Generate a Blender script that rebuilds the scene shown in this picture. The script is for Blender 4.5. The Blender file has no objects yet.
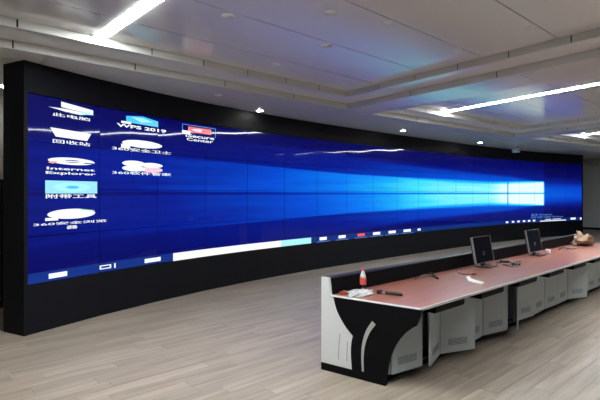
import bpy, bmesh, math, random
from mathutils import Vector, Matrix
random.seed(7)
R = math.radians
scene = bpy.context.scene
col = scene.collection

# ------------------------------------------------------------------ camera, world, exposure
EYE, F, CX, HZ = 1.69, 470.0, 300.0, 193.5      # eye height (m), focal length (px), principal column, horizon row
cam_d = bpy.data.cameras.new('camera'); cam = bpy.data.objects.new('camera', cam_d); col.objects.link(cam)
cam.location = (0, 0, EYE); cam.rotation_euler = (R(90), 0, 0)
cam_d.sensor_width = 36; cam_d.lens = F * 36 / 600; cam_d.shift_y = -(200 - HZ) / 600
cam_d.clip_start = .05; cam_d.clip_end = 200
scene.camera = cam
w = bpy.data.worlds.new('world'); scene.world = w; w.use_nodes = True
w.node_tree.nodes['Background'].inputs[0].default_value = (.5, .55, .6, 1)
w.node_tree.nodes['Background'].inputs[1].default_value = .05
vs = scene.view_settings
vs.view_transform = 'Standard'; vs.look = 'None'; vs.gamma = 1; vs.use_curve_mapping = False
vs.exposure = 0.0
STRIP_L = 124.0        # radiance of the ceiling light strips
SCREEN_L = 1.0        # brightness of the video wall

# ------------------------------------------------------------------ helpers
def ray(x, y): return Vector(((x - CX) / F, 1, -(y - HZ) / F))
def at_z(x, y, z):
    d = ray(x, y); return Vector((0, 0, EYE)) + d * ((z - EYE) / d.z)
def to_px(p):
    return (CX + F * p[0] / p[1], HZ - F * (p[2] - EYE) / p[1])
AX = R(47.5)                                     # the long axis of the room and desk, measured from the view axis
TX, TY = math.sin(AX), math.cos(AX)
OX, OY = .21, 4.53                               # rear near corner of the console
def L(s, d, z=0): return Vector((OX + s * TX + d * TY, OY + s * TY - d * TX, z))
def to_sd(p):
    a, b = p[0] - OX, p[1] - OY; return (a * TX + b * TY, a * TY - b * TX)
ROT = math.pi / 2 - AX                           # z rotation that turns local x to the long axis; local y = -d

def link(o, parent=None):
    col.objects.link(o)
    if parent: o.parent = parent
    return o
def mesh(name, verts, faces, mat=None, parent=None, smooth=False):
    me = bpy.data.meshes.new(name); me.from_pydata([tuple(v) for v in verts], [], faces); me.update()
    if mat: me.materials.append(mat)
    if smooth:
        for p in me.polygons: p.use_smooth = True
    return link(bpy.data.objects.new(name, me), parent)
def from_bm(name, bm, mat=None, parent=None, smooth=False):
    bmesh.ops.recalc_face_normals(bm, faces=bm.faces[:])
    me = bpy.data.meshes.new(name); bm.to_mesh(me); bm.free()
    if mat: me.materials.append(mat)
    if smooth:
        for p in me.polygons: p.use_smooth = True
    return link(bpy.data.objects.new(name, me), parent)
def bm_box(bm, x0, x1, y0, y1, z0, z1, M=None, bev=0):
    v = [bm.verts.new(((x0, x1)[i & 1], (y0, y1)[i >> 1 & 1], (z0, z1)[i >> 2])) for i in range(8)]
    fs = [bm.faces.new([v[i] for i in q]) for q in ((0,2,3,1),(4,5,7,6),(0,1,5,4),(2,6,7,3),(0,4,6,2),(1,3,7,5))]
    if bev:
        es = list({e for f in fs for e in f.edges})
        r = bmesh.ops.bevel(bm, geom=es, offset=bev, segments=2, affect='EDGES', profile=.5)
        vv = list({x for f in r['faces'] for x in f.verts} | {x for x in v if x.is_valid})
    else: vv = v
    if M: bmesh.ops.transform(bm, matrix=M, verts=vv)
def box(name, x0, x1, y0, y1, z0, z1, mat, parent=None, bev=0):
    bm = bmesh.new(); bm_box(bm, x0, x1, y0, y1, z0, z1, bev=bev); return from_bm(name, bm, mat, parent)
def bm_prism(bm, poly, a, b, fn):                # polygon (2-D) extruded from a to b through fn(u, v, w)
    A = [bm.verts.new(fn(u, v, a)) for u, v in poly]; B = [bm.verts.new(fn(u, v, b)) for u, v in poly]
    n = len(poly); bm.faces.new(A); bm.faces.new(B[::-1])
    for i in range(n): bm.faces.new((A[i], A[(i+1) % n], B[(i+1) % n], B[i]))
def lathe(name, prof, mat, parent=None, n=20, smooth=True):
    verts, faces = [], []
    for r, z in prof:
        for i in range(n):
            a = 2 * math.pi * i / n; verts.append((r * math.cos(a), r * math.sin(a), z))
    for j in range(len(prof) - 1):
        for i in range(n):
            k = (i + 1) % n; faces.append((j*n+i, j*n+k, (j+1)*n+k, (j+1)*n+i))
    faces.append(tuple(range(n))[::-1]); m = (len(prof) - 1) * n; faces.append(tuple(range(m, m + n)))
    return mesh(name, verts, faces, mat, parent, smooth)
def smooth_path(pts, k=6):
    P = [Vector(p) for p in pts]; out = []
    for i in range(len(P) - 1):
        p0, p1, p2, p3 = P[max(i-1, 0)], P[i], P[i+1], P[min(i+2, len(P)-1)]
        for j in range(k):
            t = j / k
            out.append(.5 * ((2*p1) + (p2-p0)*t + (2*p0-5*p1+4*p2-p3)*t*t + (3*p1-p0-3*p2+p3)*t**3))
    out.append(P[-1]); return out
def tube(name, pts, r, mat, parent=None, n=7, curve=True):
    P = smooth_path(pts) if curve else [Vector(p) for p in pts]
    verts, faces = [], []
    for i, p in enumerate(P):
        d = (P[min(i+1, len(P)-1)] - P[max(i-1, 0)]).normalized()
        a = d.cross(Vector((0, 0, 1)));  a = a.normalized() if a.length > 1e-4 else Vector((1, 0, 0)); b = d.cross(a)
        for j in range(n):
            t = 2 * math.pi * j / n; verts.append(p + (a * math.cos(t) + b * math.sin(t)) * r)
    for i in range(len(P) - 1):
        for j in range(n):
            k = (j + 1) % n; faces.append((i*n+j, i*n+k, (i+1)*n+k, (i+1)*n+j))
    faces.append(tuple(range(n))[::-1]); m = (len(P)-1)*n; faces.append(tuple(range(m, m+n)))
    return mesh(name, verts, faces, mat, parent, True)
def tag(o, label=None, cat=None, group=None, kind=None):
    if label: o['label'] = label
    if cat: o['category'] = cat
    if group: o['group'] = group
    if kind: o['kind'] = kind
    return o
def thing(name, label, cat, loc=(0, 0, 0), rz=0, group=None):
    o = bpy.data.objects.new(name, None); o.empty_display_size = .1; link(o); o.location = loc; o.rotation_euler = (0, 0, rz)
    return tag(o, label, cat, group)

# ------------------------------------------------------------------ materials
def setin(b, k, v):
    if k in b.inputs: b.inputs[k].default_value = v
def mat(name, c, rough=.5, metal=0, spec=.5, coat=0, noise=0, nscale=20, bump=0, emit=None, es=0, trans=0, stretch=None, nrough=0):
    m = bpy.data.materials.new(name); m.use_nodes = True
    nt = m.node_tree; b = nt.nodes['Principled BSDF']
    c4 = (*c, 1)
    setin(b, 'Base Color', c4); setin(b, 'Roughness', rough); setin(b, 'Metallic', metal); setin(b, 'Specular IOR Level', spec)
    setin(b, 'Coat Weight', coat); setin(b, 'Coat Roughness', .1); setin(b, 'Transmission Weight', trans)
    if emit: setin(b, 'Emission Color', (*emit, 1)); setin(b, 'Emission Strength', es)
    if noise or bump or nrough:
        tc = nt.nodes.new('ShaderNodeTexCoord'); mp = nt.nodes.new('ShaderNodeMapping')
        nt.links.new(tc.outputs['Object'], mp.inputs[0])
        if stretch: mp.inputs['Scale'].default_value = stretch
        n = nt.nodes.new('ShaderNodeTexNoise'); n.inputs['Scale'].default_value = nscale; n.inputs['Detail'].default_value = 5
        nt.links.new(mp.outputs[0], n.inputs['Vector'])
        if noise:
            mx = nt.nodes.new('ShaderNodeMix'); mx.data_type = 'RGBA'
            mx.inputs[6].default_value = tuple(x * (1 - noise) for x in c) + (1,); mx.inputs[7].default_value = tuple(min(1, x * (1 + noise)) for x in c) + (1,)
            nt.links.new(n.outputs['Fac'], mx.inputs[0]); nt.links.new(mx.outputs[2], b.inputs['Base Color'])
        if nrough:
            mr = nt.nodes.new('ShaderNodeMapRange'); mr.inputs['To Min'].default_value = rough - nrough; mr.inputs['To Max'].default_value = rough + nrough
            nt.links.new(n.outputs['Fac'], mr.inputs['Value']); nt.links.new(mr.outputs[0], b.inputs['Roughness'])
        if bump:
            bp = nt.nodes.new('ShaderNodeBump'); bp.inputs['Strength'].default_value = bump; bp.inputs['Distance'].default_value = .01
            nt.links.new(n.outputs['Fac'], bp.inputs['Height']); nt.links.new(bp.outputs[0], b.inputs['Normal'])
    return m
M = {}
M['ceil'] = mat('ceiling_panel_paint', (.74, .74, .73), .13, spec=.8, noise=.03, nscale=.8)
M['fascia'] = mat('fascia_paint', (.56, .55, .52), .45, noise=.04, nscale=3)
M['joint'] = mat('joint_dark', (.03, .03, .03), .9, noise=.1)
M['wall'] = mat('wall_paint', (.60, .62, .60), .6, noise=.05, nscale=2)
M['wallp'] = mat('wall_panel', (.58, .62, .61), .4, noise=.04, nscale=2)
M['black'] = mat('black_cladding', (.0055, .006, .0085), .55, spec=.12, noise=.12, nscale=3)
M['screenback'] = mat('screen_bezel_black', (.004, .004, .006), .5, noise=.1)
M['white_end'] = mat('white_laminate', (.62, .63, .63), .35, noise=.02, nscale=6)
M['black_lam'] = mat('black_laminate', (.005, .005, .006), .5, spec=.06, noise=.1, nscale=8)
M['grey_metal'] = mat('grey_powder_coat', (.43, .48, .50), .42, noise=.03, nscale=10)
M['vent'] = mat('vent_slot', (.11, .125, .13), .6, noise=.05)
M['slotgrey'] = mat('slot_grey', (.30, .31, .32), .5, noise=.05)
M['edge'] = mat('worktop_edge', (.62, .62, .63), .3, noise=.03)
M['silver'] = mat('silver_trim', (.55, .56, .57), .3, metal=.6, noise=.03)
M['monitor_rim'] = mat('monitor_rim', (.22, .225, .23), .35, noise=.03)
M['darkmetal'] = mat('dark_metal', (.03, .032, .035), .4, metal=.3, noise=.05)
M['plastic_blk'] = mat('black_plastic', (.012, .012, .013), .4, noise=.05)
M['cable'] = mat('black_cable', (.015, .015, .017), .5, noise=.05)
M['cable_grey'] = mat('grey_cable', (.20, .20, .21), .5, noise=.05)
M['white_plas'] = mat('white_plastic', (.8, .8, .8), .35, noise=.02)
M['film'] = mat('clear_film', (.46, .48, .48), .16, spec=.8, noise=.3, nscale=30)
M['cola'] = mat('cola', (.012, .004, .003), .08, spec=.6, noise=.05)
M['pet'] = mat('clear_bottle_plastic', (.55, .55, .56), .1, spec=.7, noise=.05)
M['red'] = mat('red_label', (.66, .07, .06), .35, noise=.1, nscale=30)
M['redbrown'] = mat('red_brown_plastic', (.28, .05, .035), .4, noise=.15)
M['card'] = mat('brown_cardboard', (.27, .18, .12), .8, noise=.25, nscale=14, bump=.2)
M['monitor_glass'] = mat('monitor_glass', (.004, .006, .011), .3, spec=.04, noise=.05)
M['blue_cable'] = mat('blue_cable', (.03, .05, .35), .5, noise=.05)
M['lamp_off'] = mat('lamp_lens_unlit', (.70, .70, .69), .3, noise=.03)
M['strip'] = mat('light_strip_diffuser', (.9, .9, .9), .5, emit=(.94, .985, 1), es=STRIP_L, noise=.01)
M['down'] = mat('downlight_lens', (.9, .9, .9), .5, emit=(1, .96, .88), es=160, noise=.01)

def plank_mat():
    m = bpy.data.materials.new('wood_plank'); m.use_nodes = True; nt = m.node_tree; N = nt.nodes; b = N['Principled BSDF']
    g = N.new('ShaderNodeNewGeometry'); oi = N.new('ShaderNodeObjectInfo'); tc = N.new('ShaderNodeTexCoord')
    ad = N.new('ShaderNodeMath'); ad.operation = 'ADD'; nt.links.new(g.outputs['Random Per Island'], ad.inputs[0]); nt.links.new(oi.outputs['Random'], ad.inputs[1])
    fr = N.new('ShaderNodeMath'); fr.operation = 'FRACT'; nt.links.new(ad.outputs[0], fr.inputs[0])
    # position along and across the planks
    rot = N.new('ShaderNodeVectorRotate'); rot.rotation_type = 'Z_AXIS'; rot.inputs['Angle'].default_value = -ROT
    nt.links.new(g.outputs['Position'], rot.inputs['Vector'])
    off = N.new('ShaderNodeVectorMath'); off.operation = 'MULTIPLY_ADD'; cb = N.new('ShaderNodeCombineXYZ')
    for i in range(3): nt.links.new(fr.outputs[0], cb.inputs[i])
    off.inputs[1].default_value = (37, 53, 11); nt.links.new(cb.outputs[0], off.inputs[0]); nt.links.new(rot.outputs[0], off.inputs[2])
    mp = N.new('ShaderNodeMapping'); mp.inputs['Scale'].default_value = (.8, 13, 1); nt.links.new(off.outputs[0], mp.inputs[0])
    n = N.new('ShaderNodeTexNoise'); n.inputs['Scale'].default_value = 1.3; n.inputs['Detail'].default_value = 6; n.inputs['Roughness'].default_value = .6
    nt.links.new(mp.outputs[0], n.inputs['Vector'])
    r1 = N.new('ShaderNodeValToRGB'); e = r1.color_ramp.elements
    e[0].position = .25; e[0].color = (.205, .168, .132, 1); e[1].position = .75; e[1].color = (.435, .37, .298, 1)
    nt.links.new(n.outputs['Fac'], r1.inputs[0])
    r2 = N.new('ShaderNodeValToRGB'); e = r2.color_ramp.elements
    e[0].color = (.86, .855, .85, 1); e[1].color = (1.08, 1.07, 1.06, 1); nt.links.new(fr.outputs[0], r2.inputs[0])
    mu = N.new('ShaderNodeMix'); mu.data_type = 'RGBA'; mu.blend_type = 'MULTIPLY'; mu.inputs[0].default_value = 1
    nt.links.new(r1.outputs[0], mu.inputs[6]); nt.links.new(r2.outputs[0], mu.inputs[7]); nt.links.new(mu.outputs[2], b.inputs['Base Color'])
    b.inputs['Roughness'].default_value = .34; setin(b, 'Specular IOR Level', .45)
    bp = N.new('ShaderNodeBump'); bp.inputs['Strength'].default_value = .15; bp.inputs['Distance'].default_value = .003
    nt.links.new(n.outputs['Fac'], bp.inputs['Height']); nt.links.new(bp.outputs[0], b.inputs['Normal'])
    return m
M['plank'] = plank_mat()

def worktop_mat():
    m = bpy.data.materials.new('worktop_laminate'); m.use_nodes = True; nt = m.node_tree; N = nt.nodes; b = N['Principled BSDF']
    tc = N.new('ShaderNodeTexCoord'); mp = N.new('ShaderNodeMapping'); mp.inputs['Scale'].default_value = (1.2, 14, 1); nt.links.new(tc.outputs['Object'], mp.inputs[0])
    n = N.new('ShaderNodeTexNoise'); n.inputs['Scale'].default_value = 2; n.inputs['Detail'].default_value = 5; nt.links.new(mp.outputs[0], n.inputs['Vector'])
    r = N.new('ShaderNodeValToRGB'); e = r.color_ramp.elements
    e[0].position = .3; e[0].color = (.30, .10, .072, 1); e[1].position = .7; e[1].color = (.40, .15, .11, 1)
    nt.links.new(n.outputs['Fac'], r.inputs[0]); nt.links.new(r.outputs[0], b.inputs['Base Color'])
    b.inputs['Roughness'].default_value = .32; setin(b, 'Specular IOR Level', .5); setin(b, 'Coat Weight', .6); setin(b, 'Coat Roughness', .17)
    return m
M['top'] = worktop_mat()

# small expression language for node graphs
class X:
    nt = None
    def __init__(s, v): s.v = v
    @staticmethod
    def op(o, *a, clamp=False):
        n = X.nt.nodes.new('ShaderNodeMath'); n.operation = o; n.use_clamp = clamp
        for i, q in enumerate(a):
            q = q.v if isinstance(q, X) else q
            if isinstance(q, (int, float)): n.inputs[i].default_value = q
            else: X.nt.links.new(q, n.inputs[i])
        return X(n.outputs[0])
    def __add__(a, b): return X.op('ADD', a, b)
    __radd__ = __add__
    def __sub__(a, b): return X.op('SUBTRACT', a, b)
    def __rsub__(a, b): return X.op('SUBTRACT', b, a)
    def __mul__(a, b): return X.op('MULTIPLY', a, b)
    __rmul__ = __mul__
    def __truediv__(a, b): return X.op('DIVIDE', a, b)
def sst(x, a, b):                                 # smooth step from a to b
    n = X.nt.nodes.new('ShaderNodeMapRange'); n.interpolation_type = 'SMOOTHSTEP'
    X.nt.links.new(x.v, n.inputs['Value'])
    for k, q in (('From Min', a), ('From Max', b)):
        q = q.v if isinstance(q, X) else q
        if isinstance(q, (int, float)): n.inputs[k].default_value = q
        else: X.nt.links.new(q, n.inputs[k])
    return X(n.outputs[0])
def curve1(x, pts):                               # piecewise linear function of x in 0..1
    n = X.nt.nodes.new('ShaderNodeValToRGB'); cr = n.color_ramp
    while len(cr.elements) < len(pts): cr.elements.new(.5)
    for e, (p, v) in zip(cr.elements, pts):
        e.position = p; e.color = ((v, v, v, 1) if isinstance(v, (int, float)) else (*v, 1))
    X.nt.links.new(x.v, n.inputs[0]); return X(n.outputs[0])
VC = .4766                                        # height of the gap in the picture, of the screen height
def wallpaper_mat():
    m = bpy.data.materials.new('display_picture'); m.use_nodes = True; nt = m.node_tree; X.nt = nt; b = nt.nodes['Principled BSDF']
    uv = nt.nodes.new('ShaderNodeUVMap'); uv.uv_map = 'UVMap'; sp = nt.nodes.new('ShaderNodeSeparateXYZ'); nt.links.new(uv.outputs[0], sp.inputs[0])
    u, v = X(sp.outputs[0]), X(sp.outputs[1]); y = v - VC; ay = X.op('ABSOLUTE', y)
    mp = nt.nodes.new('ShaderNodeMapping'); mp.inputs['Scale'].default_value = (5, 14, 1); nt.links.new(uv.outputs[0], mp.inputs[0])
    nz = nt.nodes.new('ShaderNodeTexNoise'); nz.inputs['Scale'].default_value = 1.6; nz.inputs['Detail'].default_value = 3; nt.links.new(mp.outputs[0], nz.inputs['Vector'])
    noise = X(nz.outputs['Fac']) - .5
    left = 1 - sst(u, .876, .884)
    # main beam of light out of the window, outer beam, haze
    hb = curve1(u, [(0, .29), (.115, .26), (.22, .235), (.355, .2), (.525, .185), (.7, .17), (.88, .2)])
    ho = curve1(u, [(0, .52), (.34, .41), (.5, .35), (.77, .28), (.88, .2)])
    ib = curve1(u, [(0, .06), (.1, .14), (.2, .25), (.3, .37), (.4, .58), (.48, .76), (.55, .84), (.66, .87), (.76, .90), (.85, .96)])
    soft = curve1(u, [(0, .012), (.45, .014), (.6, .05), (.84, .05), (.88, .014)])
    low = 1 - sst(y * -1, .0, .02) * (1 - sst(u, .3, .6)) * .3
    beam = (1 - sst(ay, hb - soft, hb + soft * .6)) * left * low
    line = (1 - sst(X.op('ABSOLUTE', ay - hb), .0, .012)) * left * sst(u, .04, .25)
    outer = (1 - sst(ay, ho - .05, ho + .02)) * left
    cd = (u - .72) * 1.5
    glow = X.op('EXPONENT', (cd * cd * 2.2 + ay * ay * 14) * -1)
    base = .08 + glow * .24 + noise * .05 - sst(ay, .25, .6) * .03
    q = base + outer * (ib * .17) + beam * (ib * .62 - glow * .10 + noise * .12) + line * .10
    # the window itself
    hl = .145 + (u - .64) * .255
    inlogo = (1 - sst(ay, hl - .01, hl + .01)) * sst(u, .69, .80) * left
    q = q + inlogo * .15
    gapv = 1 - sst(X.op('ABSOLUTE', u - .762), .0012, .003)
    q = q - gapv * inlogo * .45
    gaph = (1 - sst(ay, .006, .016)) * left
    q = q - gaph * (.04 + ib * .33)
    q = q + (1 - left) * (.10 - sst(ay, .02, .30) * .16)
    rgb = curve1(X.op('MAXIMUM', q, 0), [(0, (.0, .0, .05)), (.08, (.0008, .0015, .12)), (.2, (.001, .012, .30)), (.34, (.0, .07, .66)), (.5, (.002, .20, .92)),
                     (.66, (.01, .44, .98)), (.8, (.06, .78, 1.0)), (.92, (.28, .98, 1.0)), (1, (.85, 1, 1))])
    # task bar along the bottom
    tb = 1 - sst(v, .055, .058)
    mx = nt.nodes.new('ShaderNodeMix'); mx.data_type = 'RGBA'; nt.links.new(tb.v, mx.inputs[0]); nt.links.new(rgb.v, mx.inputs[6])
    tbc = curve1(u, [(0, (.004, .032, .26)), (.25, (.004, .026, .22)), (.5, (.003, .03, .20)), (1, (.003, .02, .20))])
    nt.links.new(tbc.v, mx.inputs[7])
    nt.links.new(mx.outputs[2], b.inputs['Emission Color']); b.inputs['Emission Strength'].default_value = SCREEN_L
    b.inputs['Base Color'].default_value = (.004, .004, .006, 1); b.inputs['Roughness'].default_value = .035; setin(b, 'Specular IOR Level', .14)
    return m
M['picture'] = wallpaper_mat()
def glowmat(n, c, s=1.0): return mat('picture_' + n, (.01, .01, .01), .2, emit=c, es=s * SCREEN_L, noise=.01)
G = {'white': glowmat('white', (.95, 1, 1), 1.05), 'cyan': glowmat('cyan', (.06, .62, 1)), 'pale': glowmat('pale_cyan', (.42, .95, 1)), 'red': glowmat('red', (1, .10, .12)),
     'green': glowmat('green', (.25, .7, .2)), 'grey': glowmat('grey_blue', (.10, .25, .75)), 'navy': glowmat('navy', (.003, .02, .28)), 'pink': glowmat('pink', (1, .62, .75)), 'sky': glowmat('sky', (.35, .85, 1)),
     'orange': glowmat('orange', (1, .45, .25))}

# ------------------------------------------------------------------ video wall geometry (20 x 4 flat displays on a concave line)
HEAD = [28.0, 31.7, 35.4, 38.7, 41.7, 43.9, 45.6, 46.6, 47.1, 47.4, 47.6, 48.1, 48.8, 50.0, 51.7, 53.7, 56.0, 58.5, 61.0, 63.5]
SH = 2.30; PH = SH / 4; PW = PH * 16 / 9
Z0 = EYE - VC * SH; Z1 = Z0 + SH                   # bottom and top of the picture
CEIL = 3.27                                       # lower ceiling
WP = [Vector((-3.253, 5.605))]
for a in HEAD: WP.append(WP[-1] + Vector((math.sin(R(a)), math.cos(R(a)))) * PW)
def wall_pt(u, v, off=0):
    c = min(max(u * 20, 0), 19.9999); k = int(c); f = u * 20 - k
    p = WP[k] + (WP[k+1] - WP[k]) * f; a = R(HEAD[k])
    return Vector((p.x + math.cos(a) * off, p.y - math.sin(a) * off, Z0 + v * SH))
def px_uv(x, y):
    k = (x - CX) / F
    for i in range(20):
        a, b = WP[i], WP[i+1]; fa, fb = a.x - k * a.y, b.x - k * b.y
        if fa <= 0 <= fb or (i == 19 and fb < 0) or (i == 0 and fa > 0):
            f = fa / (fa - fb); p = a + (b - a) * f
            return ((i + f) / 20, (EYE - (y - HZ) / F * p.y - Z0) / SH)
    return (1, .5)
print('wall corners px', [tuple(round(q, 1) for q in to_px(wall_pt(u, v))) for u in (0, .25, .5, .75, 1) for v in (0, 1)])

# ------------------------------------------------------------------ floor
PLW, PLL = .155, 1.2
floor = box('floor', -10, 22.5, -8.2, 6.4, -.12, -.012, M['joint'])
floor.location = L(0, 0); floor.rotation_euler = (0, 0, ROT); tag(floor, kind='structure')
planks = []
for r in range(-37, 50):
    d = r * PLW; off = random.random() * PLL
    s = -9.6 + off
    while s < 21.8:
        c = L(s + PLL / 2, d + PLW / 2)
        if c.y > 2.2:
            px, py = to_px((c.x, c.y, 0))
            score = 1 / c.y**3 if (-40 < px < 640 and py < 420) else 0
        else: score = 0
        sd = to_sd(c)
        if 0 < sd[0] < 7.4 and -.1 < sd[1] < .7: score = 0
        planks.append((score, s, d)); s += PLL
planks.sort(reverse=True)
bm = bmesh.new(); bm_box(bm, .001, PLL - .001, -PLW + .001, -.001, -.012, 0); me0 = bpy.data.meshes.new('plank'); bmesh.ops.recalc_face_normals(bm, faces=bm.faces[:]); bm.to_mesh(me0); bm.free(); me0.materials.append(M['plank'])
for sc, s, d in planks[:300]:
    o = bpy.data.objects.new('plank', me0); link(o, floor); o.location = (s, -d, random.uniform(-.0006, 0))
vv, ff = [], []
for sc, s, d in planks[300:]:
    k = len(vv); x0, x1, y0, y1 = s + .001, s + PLL - .001, -d - PLW + .001, -d - .001
    z = random.uniform(-.0006, 0)
    vv += [(x0, y0, z), (x1, y0, z), (x1, y1, z), (x0, y1, z), (x0, y0, -.012), (x1, y0, -.012), (x1, y1, -.012), (x0, y1, -.012)]
    ff += [(k, k+1, k+2, k+3), (k, k+4, k+5, k+1), (k+1, k+5, k+6, k+2), (k+2, k+6, k+7, k+3), (k+3, k+7, k+4, k)]
po = mesh('planking', vv, ff, M['plank'], floor); po['kind'] = 'stuff'

# ------------------------------------------------------------------ walls
def wall(name, s0, s1, d0, d1, m):
    o = box(name, s0, s1, -d1, -d0, 0, CEIL + .4, m); o.location = L(0, 0); o.rotation_euler = (0, 0, ROT); return tag(o, kind='structure')
wall_back = wall('wall_back', -9.6, 21.9, -5.75, -5.6, M['wall'])
wall_right = wall('wall_right', 21.75, 21.9, -5.6, 7.6, M['wallp'])
wall_left = wall('wall_left', -9.6, -9.45, -5.6, 7.6, M['wall'])
wall_front = wall('wall_front', -9.6, 21.9, 7.6, 7.75, M['wall'])
# cladding boards on the far right wall
ys = [-5.6 + 1.25 * k for k in range(0, 11)]
for a, b in zip(ys[:-1], ys[1:]):
    for z0, z1 in ((.1, 1.05), (1.06, 2.98)):
        box('wall_board', 21.715, 21.75, -b + .008, -a - .008, z0 + .005, z1 - .005, M['wallp'], wall_right, bev=.004)
    box('wall_board', 21.70, 21.75, -b + .004, -a - .004, 2.99, CEIL - .01, M['fascia'], wall_right, bev=.004)
bb = box('baseboard_right', 21.70, 21.75, -7.5, 5.5, 0.001, .1, M['black_lam']); bb.location = L(0, 0); bb.rotation_euler = (0, 0, ROT); tag(bb, kind='structure')

# ------------------------------------------------------------------ ceiling: low field, three two-step trays
def clip(poly, a, b):                             # part of a convex polygon left of the line a -> b
    out = []; n = len(poly)
    f = lambda p: (b[0]-a[0]) * (p[1]-a[1]) - (b[1]-a[1]) * (p[0]-a[0])
    for i in range(n):
        p, q = poly[i], poly[(i+1) % n]; fp, fq = f(p), f(q)
        if fp >= 0: out.append(p)
        if (fp > 0 > fq) or (fp < 0 < fq):
            t = fp / (fp - fq); out.append((p[0] + (q[0]-p[0]) * t, p[1] + (q[1]-p[1]) * t))
    return out
def area(p): return .5 * sum(p[i][0] * p[(i+1) % len(p)][1] - p[(i+1) % len(p)][0] * p[i][1] for i in range(len(p)))
def subtract(polys, B):
    res = []
    for A in polys:
        rest = A
        for i in range(len(B)):
            a, b = B[i], B[(i+1) % len(B)]
            o = clip(rest, b, a)
            if len(o) > 2 and abs(area(o)) > 1e-4: res.append(o)
            rest = clip(rest, a, b)
            if len(rest) < 3 or abs(area(rest)) < 1e-6: break
    return res
def inset(poly, k):                               # ccw convex polygon moved inwards
    n = len(poly); ls = []
    for i in range(n):
        a, b = Vector(poly[i]), Vector(poly[(i+1) % n]); d = (b - a).normalized(); nn = Vector((-d.y, d.x)); ls.append((a + nn * k, d))
    out = []
    for i in range(n):
        (p, d), (q, e) = ls[i-1], ls[i]
        t = ((q.x-p.x) * e.y - (q.y-p.y) * e.x) / (d.x * e.y - d.y * e.x); out.append(tuple(p + d * t))
    return out
def ccw(p): return p if area(p) > 0 else p[::-1]
S1, S2 = .095, .09                                # heights of the two steps
def V2(a, deg, k): return (a[0] + math.sin(R(deg)) * k, a[1] + math.cos(R(deg)) * k)
P1 = (.90, 8.85); P0 = V2(P1, 227.5, 9.6); P2 = V2(P1, 143, 10.5); P3 = V2(P0, 137, 9)
Q1 = (6.0, 13.14); Q0 = (1.42, 9.38); Q2 = V2(Q1, 150, 10.5); Q3 = V2(Q0, 143, 10.5)
T0 = (6.56, 13.42); T1 = V2(T0, 56, 6.5); T2 = V2(T1, 158, 10); T3 = V2(T0, 150, 10.5)
trays = [ccw([P0, P1, P2, P3]), ccw([Q0, Q1, Q2, Q3]), ccw([T0, T1, T2, T3])]
room = ccw([tuple(L(a, b)[:2]) for a, b in ((-9.6, -5.6), (21.8, -5.6), (21.8, 7.7), (-9.6, 7.7))])
field = [room]
for t in trays: field = subtract(field, t)
def plates(name, polys, z, th, m, parent=None):
    bm = bmesh.new()
    for p in polys: bm_prism(bm, p, z, z + th, lambda u, v, w: (u, v, w))
    return from_bm(name, bm, m, parent)
ceiling = plates('ceiling', field, CEIL + .016, .06, M['joint']); tag(ceiling, kind='structure')
bm = bmesh.new(); bm_prism(bm, room, CEIL + S1 + S2 + .03, CEIL + S1 + S2 + .1, lambda u, v, w: (u, v, w)); from_bm('ceiling_deck', bm, M['joint'], ceiling)
def in_view(p, z, m=60):
    return p[1] > .6 and -m < to_px((p[0], p[1], z))[0] < 600 + m and to_px((p[0], p[1], z))[1] > -m
# low field boards
CS, CD = 1.43, .93
rest = []
for i in range(-7, 16):
    for j in range(-6, 9):
        s, d = -.26 + i * CS, -.36 + j * CD
        c = [tuple(L(a, b)[:2]) for a, b in ((s + .003, d + .003), (s + CS - .003, d + .003), (s + CS - .003, d + CD - .003), (s + .003, d + CD - .003))]
        ps = [ccw(c)]
        for a, b in zip(room, room[1:] + room[:1]): ps = [q for q in (clip(p, a, b) for p in ps) if len(q) > 2]
        for t in trays: ps = subtract(ps, t)
        ps = [p for p in ps if abs(area(p)) > .002]
        if not ps: continue
        if any(in_view(q, CEIL) for p in ps for q in p): plates('ceiling_panel', ps, CEIL, .016, M['ceil'], ceiling)
        else: rest += ps
rp = plates('ceiling_panelling', rest, CEIL, .016, M['ceil'], ceiling); rp['kind'] = 'stuff'
def fascia(poly, z0, z1, pitch):
    n = len(poly)
    for i in range(n):
        a, b = Vector(poly[i]), Vector(poly[(i+1) % n]); ln = (b - a).length; d = (b - a) / ln; nn = Vector((-d.y, d.x))
        k = max(1, round(ln / pitch))
        vis = any(in_view(tuple(a + d * ln * t / 6), z0) for t in range(7))
        if not vis: k = 1
        for q in range(k):
            p0, p1 = a + d * (ln * q / k + .009), a + d * (ln * (q + 1) / k - .009)
            c = [p0 + nn * .004, p1 + nn * .004, p1 + nn * .014, p0 + nn * .014]
            bm = bmesh.new(); bm_prism(bm, [tuple(x) for x in c], z0, z1, lambda u, v, w: (u, v, w)); from_bm('fascia_panel', bm, M['fascia'], ceiling)
        c = [a, b, b + nn * .003, a + nn * .003]
        bm = bmesh.new(); bm_prism(bm, [tuple(x) for x in c], z0 + .01, z1, lambda u, v, w: (u, v, w)); from_bm('fascia_backing', bm, M['joint'], ceiling)
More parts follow.
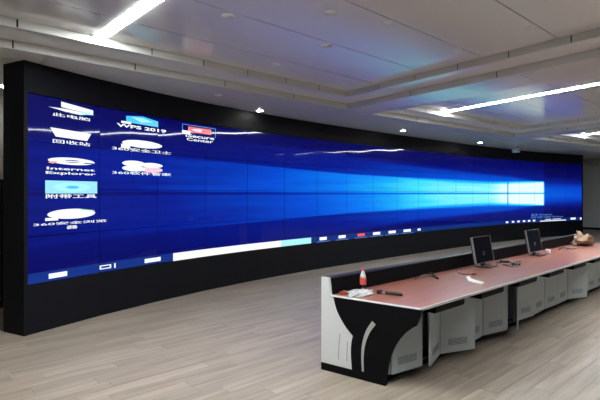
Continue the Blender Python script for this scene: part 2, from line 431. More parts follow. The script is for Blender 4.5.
for t in trays:
    inn = inset(t, .47)
    fascia(t, CEIL + .001, CEIL + S1, 1.43)
    fascia(inn, CEIL + S1 + .001, CEIL + S1 + S2, .72)
    n = len(t)
    for i in range(n):                            # the ledge between the two steps
        j = (i + 1) % n
        plates('ledge_panel', [ccw([t[i], t[j], inn[j], inn[i]])], CEIL + S1, .016, M['ceil'], ceiling)
    # upper boards run along the tray
    for j in range(-9, 9):
        d = -.36 - .26 + j * CD
        c = [ccw([tuple(L(a, b)[:2]) for a, b in ((-12, d + .006), (24, d + .006), (24, d + CD - .006), (-12, d + CD - .006))])]
        for a, b in zip(inn, inn[1:] + inn[:1]): c = [q for q in (clip(p, a, b) for p in c) if len(q) > 2]
        if c and abs(area(c[0])) > .01: plates('ceiling_panel', c, CEIL + S1 + S2, .016, M['ceil'], ceiling)

# ------------------------------------------------------------------ ceiling lights
def light_strip(p, deg, ln, label):
    z = CEIL + S1 + S2
    t = thing('light_strip', label, 'ceiling light', (p[0], p[1], z), -R(deg), 'long ceiling light strips')
    box('housing', -.072, .072, -.008, ln + .008, -.002, 0, M['white_plas'], t)
    box('diffuser', -.066, .066, 0, ln, -.005, -.001, M['strip'], t)
light_strip((-2.22, 5.26), 138, 5.0, 'long white light strip at upper left in the nearest ceiling tray')
light_strip((3.10, 10.22), 147.5, 5.2, 'long white light strip in the middle ceiling tray at upper right')
light_strip((8.25, 14.75), 154, 5.2, 'short-looking white light strip in the farthest ceiling tray')
def downlight(x, y, z, lit, label, group):
    p = at_z(x, y, z)
    t = thing('downlight', label, 'downlight', p, 0, group)
    r = .055
    lathe('ring', [(r, 0), (r + .012, 0), (r + .012, -.006), (r, -.008)], M['white_plas'], t, 24)
    lathe('lens', [(.001, -.001), (r - .002, -.001), (r - .002, -.0105), (.001, -.0115)], M['down'] if lit else M['lamp_off'], t, 24)
    return t
for x, y, lb in ((2, 86, 'lit round downlight beyond the left end of the video wall'), (260, 110.5, 'lit downlight above the icons, leftmost of those over the black header'),
                 (403, 130.5, 'lit downlight over the middle of the black header'), (480, 142.6, 'lit downlight nearest the small ceiling box over the header')):
    downlight(x, y, CEIL, True, lb, 'lit downlights along the video wall')
downlight(218, 95, CEIL, False, 'unlit round downlight in the low ceiling band before the header', 'unlit downlights')
for x, y, lb in ((228, 15.5, 'upper left unlit downlight nearest the bright strip'), (276, 64.6, 'unlit downlight close to the tray step left of centre'),
                 (330.5, 12.4, 'unlit downlight at top centre of the ceiling'), (389, 22.6, 'unlit downlight right of the top centre one'),
                 (326.5, 45.5, 'unlit downlight in mid tray below the top centre one'), (347, 81.8, 'unlit downlight at the inner corner of the nearest tray'),
                 (456.7, 50.5, 'unlit downlight near the right side step of the nearest tray'), (531.7, 28, 'unlit downlight at upper right, between the last two panel seams')):
    downlight(x, y, CEIL + S1 + S2, False, lb, 'unlit downlights')
p = at_z(516, 146.5, CEIL)
t = thing('ceiling_camera', 'small pale box hanging under the ceiling before the black header', 'camera', p, R(20))
lathe('mount', [(.04, 0), (.04, -.02), (.015, -.03), (.015, -.09)], M['white_plas'], t, 16)
box('housing', -.07, .07, -.11, .11, -.2, -.08, M['white_plas'], t, bev=.01)
lathe('lens', [(.03, 0), (.03, .02), (.001, .02)], M['plastic_blk'], t, 14).matrix_local = Matrix.Translation((0, -.11, -.14)) @ Matrix.Rotation(R(90), 4, 'X')

# ------------------------------------------------------------------ video wall
vw = thing('video_wall', 'huge curved video wall showing a blue desktop in a black surround', 'video wall', (WP[0].x, WP[0].y, 0))
vw_off = Vector((WP[0].x, WP[0].y, 0))
def wm(name, pts, faces, m, smooth=False): return mesh(name, [Vector(p) - vw_off for p in pts], faces, m, vw, smooth)
GAP = .0035
for c in range(20):
    for r in range(4):
        nx, ny = 10, 4; vs_, fs, uvs = [], [], []
        tx, tz = random.uniform(-1, 1) * .0010, random.uniform(-1, 1) * .0016; ph_ = random.uniform(0, 6.28); bow = .00025; sgn = random.choice((-1, .7))
        u0, u1 = (c + GAP / PW) / 20, (c + 1 - GAP / PW) / 20; v0, v1 = r / 4 + GAP / SH, (r + 1) / 4 - GAP / SH
        for j in range(ny + 1):
            for i in range(nx + 1):
                a, b = i / nx, j / ny
                off = tx * (a - .5) + tz * (b - .5) + bow * ((a - .5) ** 2 * 2 + (b - .5) ** 2) * sgn + .0018 * math.sin(math.pi * 1.5 * a + ph_) * (b - .5)
                u, v = u0 + (u1 - u0) * a, v0 + (v1 - v0) * b
                vs_.append(wall_pt(u, v, off)); uvs.append((u, v))
        for j in range(ny):
            for i in range(nx):
                k = j * (nx + 1) + i; fs.append((k, k + 1, k + nx + 2, k + nx + 1))
        n0 = len(vs_)
        ring = [i for i in range(nx + 1)] + [j * (nx + 1) + nx for j in range(1, ny + 1)] + [ny * (nx + 1) + i for i in range(nx - 1, -1, -1)] + [j * (nx + 1) for j in range(ny - 1, 0, -1)]
        back = {}
        for k in ring:
            back[k] = len(vs_); vs_ += [wall_pt(*uvs[k], -.06), vs_[k].copy()]; uvs += [uvs[k], uvs[k]]
        for q in range(len(ring)):
            a, b = ring[q], ring[(q + 1) % len(ring)]; fs.append((back[a] + 1, back[a], back[b], back[b] + 1))
        o = wm('display_panel', vs_, fs, M['picture'], True)
        me = o.data; me.materials.append(M['screenback']); uvl = me.uv_layers.new(name='UVMap')
        for p in me.polygons:
            if p.index >= nx * ny: p.material_index = 1; p.use_smooth = False
            for li in p.loop_indices: uvl.data[li].uv = uvs[me.loops[li].vertex_index]
# surround
def strip_mesh(name, z0, z1, front, backo, m, ends=(0, 1), split=False):
    us = [-.0018] + [k / 20 for k in range(1, 20)] + [1.0018]
    v = []
    for u in us:
        for off in (front, backo):
            for z in (z0, z1):
                q = wall_pt(u, 0, off); q.z = z; v.append(q)
    f = []
    for k in range(20):
        a, b = 4 * k, 4 * k + 4
        f += [(a, b, b+1, a+1), (a+2, a+3, b+3, b+2), (a+1, b+1, b+3, a+3), (a, a+2, b+2, b)]
    f += [(0, 1, 3, 2), (80, 82, 83, 81)]
    return wm(name, v, f, m)
strip_mesh('base_cladding', 0, Z0 - .004, .012, -.35, M['black'])
strip_mesh('header_cladding', Z1 + .004, CEIL - .002, .012, -.35, M['black'])
strip_mesh('backing', Z0 - .004, Z1 + .004, -.065, -.35, M['screenback'])
for u, du in ((0, -1), (1, 1)):
    k = 0 if du < 0 else 19; a = R(HEAD[k]); dirv = Vector((math.sin(a), math.cos(a), 0)) * du; nv = Vector((math.cos(a), -math.sin(a), 0))
    c = wall_pt(u, 0, 0); c.z = 0; v = []
    for off in (.016, -.40):
        for e in (.003, .05):
            for z in (0, CEIL - .001): v.append(c + dirv * e + nv * off + Vector((0, 0, z)))
    o = wm('side_return', v, [(0,1,3,2),(4,6,7,5),(0,4,5,1),(2,3,7,6),(1,5,7,3),(0,2,6,4)], M['black'])

# ------------------------------------------------------------------ desktop icons and writing on the picture
OFF = .004
def on_wall(name, polys, m, off=OFF, label=None):  # polygons given in (u, v), triangulated by columns
    vs_, fs = [], []
    for p in polys:
        k = len(vs_); vs_ += [wall_pt(u, v, off) for u, v in p]; fs.append(tuple(range(k, k + len(p))))
    o = wm(name, vs_, fs, m)
    if label: o['label'] = label
    return o
def rect_px(x0, y0, x1, y1):                        # centre row of the box decides the height on the wall
    ua, va = px_uv(x0, y0); ub, vb = px_uv(x1, y1)
    if (y0 + y1) / 2 > HZ + 6: va = px_uv(x1, y0)[1]; vb = px_uv(x0, y1)[1]
    return ua, va, ub, vb
def quads(ua, va, ub, vb, n=None):
    n = n or max(1, math.ceil((ub - ua) * 20 * 2)); r = []
    for i in range(n):
        a, b = ua + (ub - ua) * i / n, ua + (ub - ua) * (i + 1) / n; r.append([(a, vb), (b, vb), (b, va), (a, va)])
    return r
def ellipse(ua, va, ub, vb, n=28, k=1, hole=0):
    cu, cv, ru, rv = (ua+ub)/2, (va+vb)/2, (ub-ua)/2*k, (va-vb)/2*k
    if not hole: return [[(cu + ru * math.cos(2*math.pi*i/n), cv + rv * math.sin(2*math.pi*i/n)) for i in range(n)]]
    P = lambda i, q: (cu + q * ru * math.cos(2*math.pi*i/n), cv + q * rv * math.sin(2*math.pi*i/n))
    return [[P(i, hole), P(i, 1), P(i+1, 1), P(i+1, hole)] for i in range(n)]
def text_on_wall(body, ua, va, ub, vb, m, bold=0.0, name='screen_text'):
    cu = bpy.data.curves.new('text', 'FONT'); cu.body = body; cu.resolution_u = 3; cu.offset = bold
    o = bpy.data.objects.new('text', cu); col.objects.link(o)
    dg = bpy.context.evaluated_depsgraph_get(); dg.update()
    me = bpy.data.meshes.new_from_object(o.evaluated_get(dg))
    bpy.data.objects.remove(o)
    xs = [v.co.x for v in me.vertices]; ys_ = [v.co.y for v in me.vertices]
    if not xs: return
    x0, x1, y0, y1 = min(xs), max(xs), min(ys_), max(ys_)
    for v in me.vertices:
        u = ua + (v.co.x - x0) / (x1 - x0) * (ub - ua); vv_ = vb + (v.co.y - y0) / (y1 - y0) * (va - vb)
        v.co = wall_pt(u, vv_, OFF + .001) - vw_off
    me.materials.clear(); me.materials.append(m)
    o = bpy.data.objects.new(name, me); link(o, vw); return o
def poly_px(pts): return [px_uv(x, y) for x, y in pts]
W = G['white']
# column 1
on_wall('desktop_icon', [poly_px([(61, 101.5), (93, 110.5), (93, 115), (61, 107)])], W)
on_wall('desktop_icon', [poly_px([(48.5, 106.6), (66, 109), (80, 113.5), (66, 112)]), poly_px([(66, 109), (93, 114.8), (80, 115), (70, 113)])], W)
on_wall('desktop_icon', [poly_px([(80, 111), (93, 114), (93, 115.4), (82, 114.4)])], G['pale'])
text_on_wall('此电脑', *rect_px(52, 112, 90, 121.5), W, .012)
on_wall('desktop_icon', [poly_px([(50, 127.2), (91, 134), (87, 141), (55.5, 136.5)])], W)
text_on_wall('回收站', *rect_px(52.5, 138.8, 90, 146.5), W, .012)
r = rect_px(47.5, 156, 94.5, 166.3)
on_wall('desktop_icon', ellipse(*r, hole=.38), W)
ua, va, ub, vb = r; cv = (va + vb) / 2; h = (va - vb)
on_wall('desktop_icon', [[(ua + (ub-ua)*.25, cv - h*.09), (ub - (ub-ua)*.03, cv - h*.09), (ub - (ub-ua)*.03, cv + h*.06), (ua + (ub-ua)*.25, cv + h*.06)]], W, OFF + .001)
on_wall('desktop_icon', [[(ub - (ub-ua)*.24, cv - h*.24), (ub + (ub-ua)*.01, cv - h*.24), (ub, cv - h*.09), (ub - (ub-ua)*.24, cv - h*.09)]], G['navy'], OFF + .002)
on_wall('desktop_icon', [[(ua, cv - h*.35), (ua + (ub-ua)*.1, cv - h*.45), (ua + (ub-ua)*.22, cv - h*.2), (ua + (ub-ua)*.1, cv - h*.1)]], G['orange'], OFF + .002)
text_on_wall('Internet', *rect_px(46.5, 166.6, 94.5, 171.6), W, .02)
text_on_wall('Explorer', *rect_px(45.5, 171, 95.5, 176.3), W, .02)
r = rect_px(45, 180.3, 97, 193.5)
on_wall('desktop_icon', quads(*r), G['sky']); on_wall('desktop_icon', ellipse(*r, k=.72), G['pale'], OFF + .001); on_wall('desktop_icon', ellipse(*r, k=.25), G['cyan'], OFF + .002)
text_on_wall('附带工具', *rect_px(45.5, 194.2, 96.5, 198), W, .015)
r = rect_px(47, 208, 95, 220)
on_wall('desktop_icon', ellipse(*r), W)
ua, va, ub, vb = r; on_wall('desktop_icon', [[(ua + (ub-ua)*.66, va - .001), (ub - .001, va - .012), (ub, va - .016), (ua + (ub-ua)*.7, va - .008)]], G['green'], OFF + .001)
on_wall('desktop_icon', quads(*rect_px(45, 217.5, 58, 221)), W)
text_on_wall('360安全浏览', *rect_px(33, 219.2, 106.5, 226.4), W, .012)
text_on_wall('器', *rect_px(66, 225, 77.5, 229.2), W, .015)
# column 2
r = rect_px(126, 116, 158, 127)
on_wall('desktop_icon', [poly_px([(126, 115.8), (143, 116.6), (158, 121.6), (158, 127.2), (141, 124.6), (126, 121.8)])], G['cyan'])
on_wall('desktop_icon', [poly_px([(131, 117), (143, 118.4), (153, 122.4), (141, 122.6)])], G['pale'], OFF + .001)
on_wall('desktop_icon', quads(*rect_px(121, 120.6, 131, 124.4)), W, OFF + .002)
text_on_wall('WPS 2019', *rect_px(116.5, 122.8, 166, 133.2), W, .03)
on_wall('desktop_icon', ellipse(*rect_px(122, 138.2, 162, 150)), W)
on_wall('desktop_icon', quads(*rect_px(121, 143.5, 130, 148.5)), W)
text_on_wall('360安全卫士', *rect_px(112, 146, 171, 154.8), W, .012)
r = rect_px(122, 159.8, 162.5, 172.8); ua, va, ub, vb = r; cu_ = (ua + ub) / 2; cv = (va + vb) / 2
k_, g_ = (ub - ua), (va - vb)
on_wall('desktop_icon', ellipse(ua, va, cu_ + k_*.06, cv - g_*.06) + ellipse(ua, cv + g_*.04, cu_ + k_*.06, vb) + ellipse(cu_ - k_*.06, va - g_*.1, ub, cv - g_*.08), W)
on_wall('desktop_icon', ellipse(cu_ - k_*.06, cv + g_*.02, ub, vb - g_*.04), G['pink'], OFF - .001)
text_on_wall('360软件管家', *rect_px(112, 170.6, 171, 176.2), W, .012)
# column 3
r = rect_px(188, 126.4, 211, 135)
on_wall('desktop_icon', quads(*r), G['red']); ua, va, ub, vb = r
on_wall('desktop_icon', ellipse(ua + (ub-ua)*.16, va - (va-vb)*.2, ub - (ub-ua)*.14, vb + (va-vb)*.2), G['pink'], OFF + .001)
on_wall('desktop_icon', quads(*rect_px(182, 130, 190, 134.6)), W, OFF + .002)
ua, va, ub, vb = rect_px(182, 123.6, 215.5, 138)
e1, e2 = .0006, .004
on_wall('icon_frame', quads(ua, va, ub, va - e2) + quads(ua, va, ua + e1, vb) + quads(ub - e1, va, ub, vb), G['grey'])
text_on_wall('iSecure', *rect_px(185.5, 133.4, 214, 140.2), W, .012)
text_on_wall('Center', *rect_px(186.5, 137.4, 213, 143.4), W, .012)
# task bar
def tb(x0, x1, v0, v1, m, off=OFF):
    ua, ub = px_uv(x0, 190)[0], px_uv(x1, 190)[0]; return on_wall('task_bar_item', quads(ua, v1, ub, v0), m, off)
tb(48.5, 67, .015, .042, W); tb(144.5, 160.5, .015, .042, W)
tb(99.5, 111, .018, .024, W); tb(99.5, 111, .036, .042, W); tb(99.5, 101, .018, .042, W); tb(109.5, 111, .018, .042, W); tb(114, 115.5, .015, .044, W)
tb(173, 281, .0, .055, W); tb(281, 311, .0, .055, G['pale'])
for x, m in ((323, W), (342, W), (361, G['red']), (376.5, W), (392, W), (407, W)):
    k = .12 * 10
    tb(x - 3.6, x + 3.6, .018, .048, m); tb(x - 6.5, x + 6.5, .001, .007, G['grey'])
tb(417.5, 420.5, .02, .045, W)
for x in (507, 513, 518.5, 524, 529, 534): tb(x - 1.2, x + 1.2, .018, .044, W)
tb(545, 551, .034, .044, W); tb(552.5, 561, .034, .044, W)
tb(540, 566, .008, .022, W)
tb(570.5, 575.5, .018, .052, W); tb(580, 581.4, .01, .05, W)
text_on_wall('激活 Windows', px_uv(531, 0)[0], .145, px_uv(552, 0)[0], .105, G['grey'], .005)
text_on_wall('转到“设置”以激活 Windows。', px_uv(531, 0)[0], .1, px_uv(563, 0)[0], .065, G['grey'], .005)

# ------------------------------------------------------------------ console desk
TOPZ, LEDGE, DL, DF = .72, .885, 7.3, .97          # worktop height, rear ledge height, length, front edge
SK = .2                                            # the near end is cut at a slant: s = SK * d
wt = thing('console_worktop', 'long glossy reddish console worktop with black rear ledge facing the video wall', 'desk', L(0, 0), ROT)
bm = bmesh.new()
bm_prism(bm, [(SK*.07 + .03, .07), (DL, .07), (DL, DF - .012), (SK*DF + .03, DF - .012)], TOPZ - .028, TOPZ, lambda u, v, w: (u, -v, w)); from_bm('worktop', bm, M['top'], wt)
bm = bmesh.new(); bm_prism(bm, [(SK*DF + .02, DF - .012), (DL, DF - .012), (DL, DF), (SK*DF + .02, DF)], TOPZ - .02, TOPZ + .001, lambda u, v, w: (u, -v, w)); from_bm('front_edging', bm, M['edge'], wt)
bm = bmesh.new(); bm_prism(bm, [(.0, TOPZ - .03), (.0, LEDGE - .014), (.075, LEDGE - .014), (.088, TOPZ - .02), (.088, TOPZ - .03)], .03, DL, lambda u, v, w: (w, -u, v)); from_bm('rear_riser', bm, M['black_lam'], wt)
bm = bmesh.new(); bm_box(bm, .02, DL, -.08, .004, LEDGE - .014, LEDGE, bev=.003); from_bm('ledge_cap', bm, mat('ledge_gloss', (.012, .013, .022), .42, spec=.3, noise=.05), wt)
fe = thing('console_far_end_panel', 'black end panel closing the far right end of the console', 'end panel', L(DL + .001, 0), ROT)
bm = bmesh.new(); bm_prism(bm, [(.0, 0), (.0, LEDGE), (.08, LEDGE), (.1, TOPZ), (DF, TOPZ), (DF, TOPZ - .05), (.70, .1), (.70, 0)], 0, .03, lambda u, v, w: (w, -u, v)); from_bm('end_board', bm, M['black_lam'], fe)
box('end_edging', .0, .031, -DF, -.1, TOPZ + .0005, TOPZ + .003, M['darkmetal'], fe)
for k in range(8):                                 # keyboard trays hang under the front
    s0 = .47 + .9 * k + (.0 if k == 0 else -.06)
    bm = bmesh.new()
    pr = [(.69, -.0), (.955, 0), (.955, -.044), (.94, -.062), (.69, -.062)]
    bm_prism(bm, pr, s0, s0 + .5, lambda u, v, w: (w, -u, TOPZ - .03 + v)); from_bm('keyboard_tray', bm, M['black_lam'], wt)

# near end panel: outlines traced on its own plane
e_dir = Vector((TX * SK + TY, TY * SK - TX, 0)).normalized(); e_nrm = Vector((e_dir.y, -e_dir.x, 0))
if e_nrm.dot(Vector((TX, TY, 0))) > 0: e_nrm = -e_nrm   # outwards, away from the desk
O3 = Vector((OX, OY, 0))
def end_uv(x, y):
    d = ray(x, y); C = Vector((0, 0, EYE)); t = (O3 - C).dot(e_nrm) / d.dot(e_nrm); p = C + d * t
    return ((p - O3).dot(e_dir), p.z)
EW = end_uv(386, 386)[0]; ET = end_uv(421, 310)[0]
print('end panel', EW, ET, [end_uv(*q) for q in ((321, 278), (323, 368), (334, 296), (386, 386), (421, 309))])
ep = thing('console_end_panel', 'white and black sculpted end panel with slots at the near end of the console', 'end panel', O3)
def e_prism(name, poly, a, b, m, parent):
    bm = bmesh.new(); bm_prism(bm, poly, a, b, lambda u, v, w: e_dir * u + Vector((0, 0, v)) + e_nrm * w); return from_bm(name, bm, m, parent)
def crv(pts, k=5): return [tuple(v)[:2] for v in smooth_path([(p[0], p[1], 0) for p in pts], k)]
BT = TOPZ - .006
left_curve = crv([end_uv(*q) for q in ((334, 297), (337, 309), (341.5, 318.5), (347, 327.5), (353.4, 335.6))]) + crv([end_uv(*q) for q in ((353.2, 336.4), (351.8, 344), (351.5, 354), (352.6, 371))])[:]
white = [(0, .07), (0, LEDGE + .004), (.085, LEDGE + .004), (.105, BT + .02)] + [(u + .012, z) for u, z in left_curve[1:]]
white = [q for q in white if q[1] >= .07] + [(left_curve[-1][0] + .012, .07)]
wp = e_prism('white_board', white, -.02, .008, M['white_end'], ep)
arch = crv([end_uv(*q) for q in ((386.5, 384), (387.2, 372), (389.5, 360), (395, 346.5), (403.5, 335), (412.5, 328), (416.5, 326))])
blackp = [(left_curve[0][0], BT)] + left_curve[1:-1] + [(left_curve[-1][0], .07), (0.0, .07), (0.0, 0.0), (EW, 0.0)] + arch[1:] + [(ET - .008, TOPZ - .07), (ET, TOPZ - .03), (ET, BT)]
bp_ = e_prism('black_board', blackp, -.022, .012, M['black_lam'], ep)
def slot(name, pts, wd, m, parent, a=.012, b=.016):
    P = crv(pts, 6); Lf, Rt = [], []
    for i, p in enumerate(P):
        q0, q1 = P[max(i-1, 0)], P[min(i+1, len(P)-1)]; d = Vector((q1[0]-q0[0], q1[1]-q0[1])).normalized(); w_ = wd if isinstance(wd, float) else wd[0] + (wd[1] - wd[0]) * i / (len(P) - 1)
        Lf.append((p[0] - d.y * w_, p[1] + d.x * w_)); Rt.append((p[0] + d.y * w_, p[1] - d.x * w_))
    return e_prism(name, Lf + Rt[::-1], a, b, m, parent)
slot('silver_inlay', [end_uv(*q) for q in ((374.6, 322.5), (368.5, 331.5), (364.6, 343), (363.2, 355), (363.6, 371))], (.022, .009), M['silver'], ep)
slot('slot', [end_uv(*q) for q in ((340.4, 333.5), (339.4, 346), (338.8, 359.5))], .004, M['slotgrey'], ep, .008, .0095)
slot('slot', [end_uv(*q) for q in ((348, 341.5), (347.6, 351), (347.2, 361))], .004, M['slotgrey'], ep, .008, .0095)
ep2 = e_prism('top_edging', [(.1, TOPZ - .005), (ET, TOPZ - .005), (ET, TOPZ + .001), (.1, TOPZ + .001)], -.03, .014, M['edge'], ep)

# cabinets: built once, copied with their own door angles
DZ0, DZ1 = .085, .624
def vent_mesh(dw):
    bm = bmesh.new()
    for r_ in range(5):
        for c_ in range(9):
            x = dw / 2 - .12 + c_ * .027; z = .075 + r_ * .014
            bm_box(bm, x, x + .021, -.0192, -.018, z, z + .007)
    bmesh.ops.recalc_face_normals(bm, faces=bm.faces[:]); me = bpy.data.meshes.new('vent_grille'); bm.to_mesh(me); bm.free(); me.materials.append(M['vent']); return me
def bx_mesh(n, *a, m, bev=0):
    bm = bmesh.new(); bm_box(bm, *a, bev=bev); bmesh.ops.recalc_face_normals(bm, faces=bm.faces[:]); me = bpy.data.meshes.new(n); bm.to_mesh(me); bm.free(); me.materials.append(m); return me
def cab_meshes(CW):
    DW = CW / 2 - .01
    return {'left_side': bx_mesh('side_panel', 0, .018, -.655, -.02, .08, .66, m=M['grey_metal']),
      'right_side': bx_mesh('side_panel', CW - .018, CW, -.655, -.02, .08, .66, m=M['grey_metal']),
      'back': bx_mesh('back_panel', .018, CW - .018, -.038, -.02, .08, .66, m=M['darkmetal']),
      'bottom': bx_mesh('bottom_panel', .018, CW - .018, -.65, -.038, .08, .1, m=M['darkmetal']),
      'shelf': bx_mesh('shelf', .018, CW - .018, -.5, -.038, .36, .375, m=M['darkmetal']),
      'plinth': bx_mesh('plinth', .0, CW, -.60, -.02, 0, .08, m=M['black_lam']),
      'door': bx_mesh('door', .003, DW, -.018, 0, 0, DZ1 - DZ0, m=M['grey_metal'], bev=.003), 'vent': vent_mesh(DW)}
cab_lab = ['grey console cabinet at the near end, dark inside behind a half open door', 'second console cabinet from the near end, left door swung well out',
           'third console cabinet from the near end with its right door seen edge on', 'fourth console cabinet from the near end, below the second monitor, doors nearly shut',
           'fifth console cabinet from the near end with flush closed doors', 'sixth console cabinet from the near end, left door swung out near the right edge',
           'console cabinet cut by the right edge of the picture', 'last console cabinet at the far end of the desk']
CMS = {.9: cab_meshes(.9), .8: cab_meshes(.8)}
ang = [(9, 18), (21, 5), (12, 25), (5, 3), (2, 2), (20, 3), (2, 2), (1, 1)]
for k in range(8):
    s0, CW = (.19, .80) if k == 0 else (.09 + .9 * k, .9)
    CM = CMS[CW]
    t = thing('console_cabinet', cab_lab[k], 'cabinet', L(s0, 0), ROT, 'console cabinets under the worktop')
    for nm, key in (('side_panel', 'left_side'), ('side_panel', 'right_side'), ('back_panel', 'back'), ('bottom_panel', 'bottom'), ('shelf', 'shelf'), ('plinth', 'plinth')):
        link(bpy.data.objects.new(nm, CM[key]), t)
    for side, a in zip((0, 1), ang[k]):
        dr = link(bpy.data.objects.new('door', CM['door']), t)
        x = .006 if side == 0 else CW - .006
        dr.location = (x, -.665, DZ0); dr.rotation_euler = (0, 0, -R(a))
        if side == 1:
            dr.scale = (-1, 1, 1); dr.rotation_euler = (0, 0, R(a))
        link(bpy.data.objects.new('vent_grille', CM['vent']), dr); 
# cables inside the first open cabinet
p = L(.80, .52, .376)
t = tag(tube('network_cable', [L(.62, .45, .383), L(.70, .47, .384), L(.78, .43, .384), L(.72, .40, .385), L(.63, .43, .386)], .012, M['blue_cable']), 'coil of blue cable on the shelf of the open near cabinet', 'cable')

# ------------------------------------------------------------------ monitors
def monitor(s, d, label):
    t = thing('desktop_monitor', label, 'monitor', L(s, d, TOPZ), ROT, 'monitors on the console')
    box('foot', -.13, .13, -.12, .07, 0.0005, .014, M['plastic_blk'], t, bev=.004)
    box('stand', -.035, .035, .01, .045, .012, .2, M['plastic_blk'], t, bev=.004)
    T = Matrix.Translation((0, 0, .055)) @ Matrix.Rotation(R(-10), 4, 'X')
    w2, h = .25, .345
    a = box('rear_housing', -w2, w2, .0, .03, .0, h, M['plastic_blk'], t, bev=.006); a.matrix_local = T
    bm = bmesh.new()
    for q in ((-w2 - .003, -w2 + .010, 0, h), (w2 - .004, w2, 0, h), (-w2, w2, h - .004, h + .002), (-w2, w2, -.002, .004)): bm_box(bm, q[0], q[1], -.012, .012, q[2], q[3])
    b = from_bm('bezel', bm, M['monitor_rim'], t); b.matrix_local = T
    c = box('glass', -w2 + .0105, w2 - .0045, -.006, -.002, .0045, h - .0045, M['monitor_glass'], t); c.matrix_local = T
monitor(2.82, .25, 'dark monitor with silver rim on the desk, nearer of the two')
monitor(4.52, .25, 'dark monitor with silver rim on the desk, farther of the two')

# ------------------------------------------------------------------ things lying on the worktop
def on_top(x, y, h=0): return at_z(x, y, TOPZ + h)
b = on_top(363, 291)
t = thing('cola_bottle', 'cola bottle with red cap and red label standing by the rear ledge', 'bottle', b)
lathe('bottle_body', [(.024, 0.0005), (.030, .004), (.031, .03), (.029, .05), (.031, .07)], M['cola'], t)
lathe('label_band', [(.0315, .07), (.0322, .074), (.0322, .128), (.0315, .132)], M['red'], t)
lathe('neck', [(.031, .132), (.029, .15), (.020, .18), (.013, .2), (.013, .207)], M['pet'], t)
lathe('cap', [(.0145, .205), (.0152, .208), (.0152, .226), (.014, .228)], M['red'], t)
def crumple(name, c, sx, sy, sz, m, seed, label, cat, sub=3, amp=.35, rz=ROT, lobes=None):
    rnd = random.Random(seed); bm = bmesh.new(); bmesh.ops.create_icosphere(bm, subdivisions=sub, radius=1)
    from mathutils import noise
    o = Vector((seed * 3.1, seed * 1.7, 0))
    for v in bm.verts:
        n = noise.noise(v.co * 1.4 + o) * amp + noise.noise(v.co * 3.5 + o) * amp * .6 + rnd.uniform(-1, 1) * .07
        v.co *= 1 + n
        v.co = Vector((v.co.x * sx, v.co.y * sy, max(v.co.z, -.35) * sz))
        if lobes: v.co.z += lobes(v.co.x / sx) * sz
    zmin = min(v.co.z for v in bm.verts)
    for v in bm.verts: v.co.z -= zmin
    ob = from_bm(name, bm, m); ob.location = (c.x, c.y, TOPZ + .0005); ob.rotation_euler = (0, 0, rz); return tag(ob, label, cat)
crumple('plastic_bag', on_top(361, 294.5), .16, .095, .03, M['film'], 3, 'crumpled clear plastic wrapping in front of the cola bottle', 'packaging', amp=.6)
crumple('snack_wrapper', on_top(344, 293.8), .055, .03, .022, M['redbrown'], 5, 'small red brown wrapper at the near corner of the worktop', 'wrapper', sub=2)
a, c = on_top(378.5, 293.5), on_top(402.5, 296.6)
dv = (c - a); ang_t = math.atan2(dv.y, dv.x); ln = dv.length
t = thing('tape_cutter', 'black hand tool with fat handle lying beside the plastic wrapping', 'tool', a, ang_t)
bm = bmesh.new(); bm_box(bm, .07, ln, -.016, .016, .004, .034, bev=.01); from_bm('handle', bm, M['plastic_blk'], t, True)
box('shank', .03, .08, -.005, .005, .01, .02, M['silver'], t); box('head', -.01, .035, -.028, .028, .0005, .036, M['plastic_blk'], t, bev=.006)
def cable(name, pts, r, m, label, cat='cable'):
    return tag(tube(name, [on_top(x, y, r + h) for x, y, h in pts], r, m), label, cat)
c1 = thing('power_cable', 'tangled black cable with plug lying on the reddish desk', 'cable', on_top(428, 276))
def tube_on(name, pts, r, m, parent):
    o = tube(name, [on_top(x, y, r + h) - Vector(parent.location) for x, y, h in pts], r, m, parent); return o
tube_on('cord', [(415.5, 279, 0), (418, 275.5, .0), (422, 272.6, .012), (429, 272.4, .02), (434, 274.6, .01), (438, 278, 0)], .006, M['cable'], c1)
tube_on('cord', [(417.5, 278.5, 0), (421, 276, .02), (427, 274.8, .01), (432, 275.6, 0), (436, 277.8, 0)], .006, M['cable_grey'], c1)
tube_on('plug', [(432, 275.5, .004), (437.8, 278.4, .004)], .013, M['plastic_blk'], c1)
c2 = thing('thin_cable', 'thin dark cable curving to a dark red plug before the nearer monitor', 'cable', on_top(466, 273))
tube_on('cord', [(456.5, 268.5, 0), (457, 271.5, 0), (461, 273.8, 0), (467, 274.4, 0), (474.5, 273.6, 0)], .004, M['cable'], c2)
tube_on('plug', [(472.5, 273.9, .003), (476, 273.5, .003)], .012, M['redbrown'], c2)
c3 = thing('cable_bundle', 'tangle of black cables and adapters between the two monitors', 'cable', on_top(506, 264))
tube_on('cord', [(496, 262.8, 0), (498, 261.5, .01), (500, 262.5, 0), (506, 261, .02), (512, 262.5, .01), (517, 261.5, 0), (521, 261, 0)], .007, M['cable'], c3)
tube_on('cord', [(496, 264.5, 0), (500, 263.5, .02), (508, 264.6, 0), (514, 261.8, .02), (518, 263, 0), (521, 262.6, 0)], .006, M['cable_grey'], c3)
tube_on('cord', [(498, 262, 0), (504, 264.6, .01), (511, 266.4, 0), (517, 265, .01), (521, 262.4, 0)], .007, M['cable'], c3)
q = on_top(504.5, 262.5) - Vector(c3.location); o = box('adapter', q.x - .06, q.x + .06, q.y - .03, q.y + .03, .0005, .035, M['plastic_blk'], c3, bev=.006)
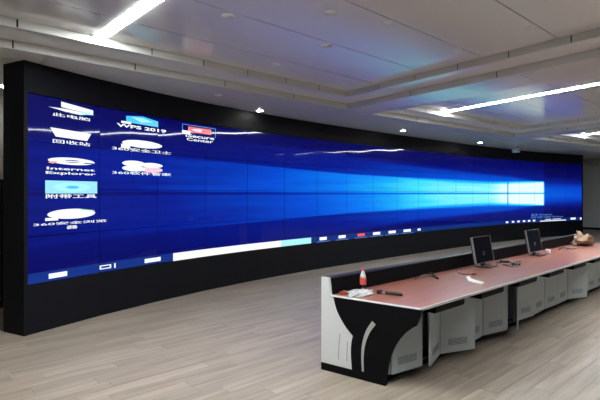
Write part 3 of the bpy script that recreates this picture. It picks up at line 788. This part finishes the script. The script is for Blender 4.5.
q = on_top(516, 265) - Vector(c3.location); o = box('adapter', q.x - .05, q.x + .05, q.y - .03, q.y + .03, .0005, .03, M['plastic_blk'], c3, bev=.006)
c4 = thing('monitor_cable', 'short dark cable lying right of the farther monitor', 'cable', on_top(568, 249))
tube_on('cord', [(559, 249.5, 0), (563, 247.6, .01), (568, 248.6, .02), (574, 248.8, 0), (578, 247.2, 0)], .008, M['cable'], c4)
tube_on('cord', [(561, 248.2, 0), (566, 249.8, 0), (572, 247.4, .02), (577, 248.2, 0)], .007, M['cable_grey'], c4)
# white bracket
P = [on_top(*q) for q in ((466, 277.6), (469.5, 277.0), (471.5, 279.6), (478, 281.6), (484.5, 283.2), (482.5, 284.9), (474, 283.0), (468, 281.4))]
bm = bmesh.new(); bm_prism(bm, [(q.x, q.y) for q in P], TOPZ + .0006, TOPZ + .012, lambda u, v, w: (u, v, w)); o = from_bm('white_strip', bm, M['white_plas']); tag(o, 'bent white plastic strip lying on the desk before the nearer monitor', 'plastic strip')
b = on_top(548.3, 254)
t = thing('paper_cup', 'small white cup on the desk right of the farther monitor', 'cup', b)
lathe('cup_body', [(.032, .0005), (.040, .07), (.037, .07), (.030, .006), (.001, .006)], M['white_plas'], t); lathe('rim', [(.040, .068), (.0425, .07), (.0425, .074), (.038, .074)], M['white_plas'], t)
crumple('packing_paper', on_top(583, 245.4), .23, .15, .15, M['card'], 11, 'crumpled brown packing paper heaped at the far end of the desk', 'packaging', sub=3, amp=.62, lobes=lambda x: .35 * math.exp(-((x + .5) / .35) ** 2))

# ------------------------------------------------------------------ rack beyond the left end of the video wall
p = L(-2.35, -5.2)
t = thing('equipment_rack', 'dark equipment rack at the left picture edge beside the video wall', 'rack', p, ROT)
for x in (-.6, .56):
    for y in (-.3, .26): box('post', x, x + .04, y, y + .04, 0, 1.9, M['darkmetal'], t)
for z in (.06, .5, .95, 1.4, 1.86): box('shelf', -.6, .6, -.3, .3, z, z + .03, M['darkmetal'], t)
for z, h in ((.09, .34), (.53, .36), (.98, .36), (1.43, .36)): box('equipment_case', -.5, .5, -.28, .2, z, z + h, M['plastic_blk'], t, bev=.01)
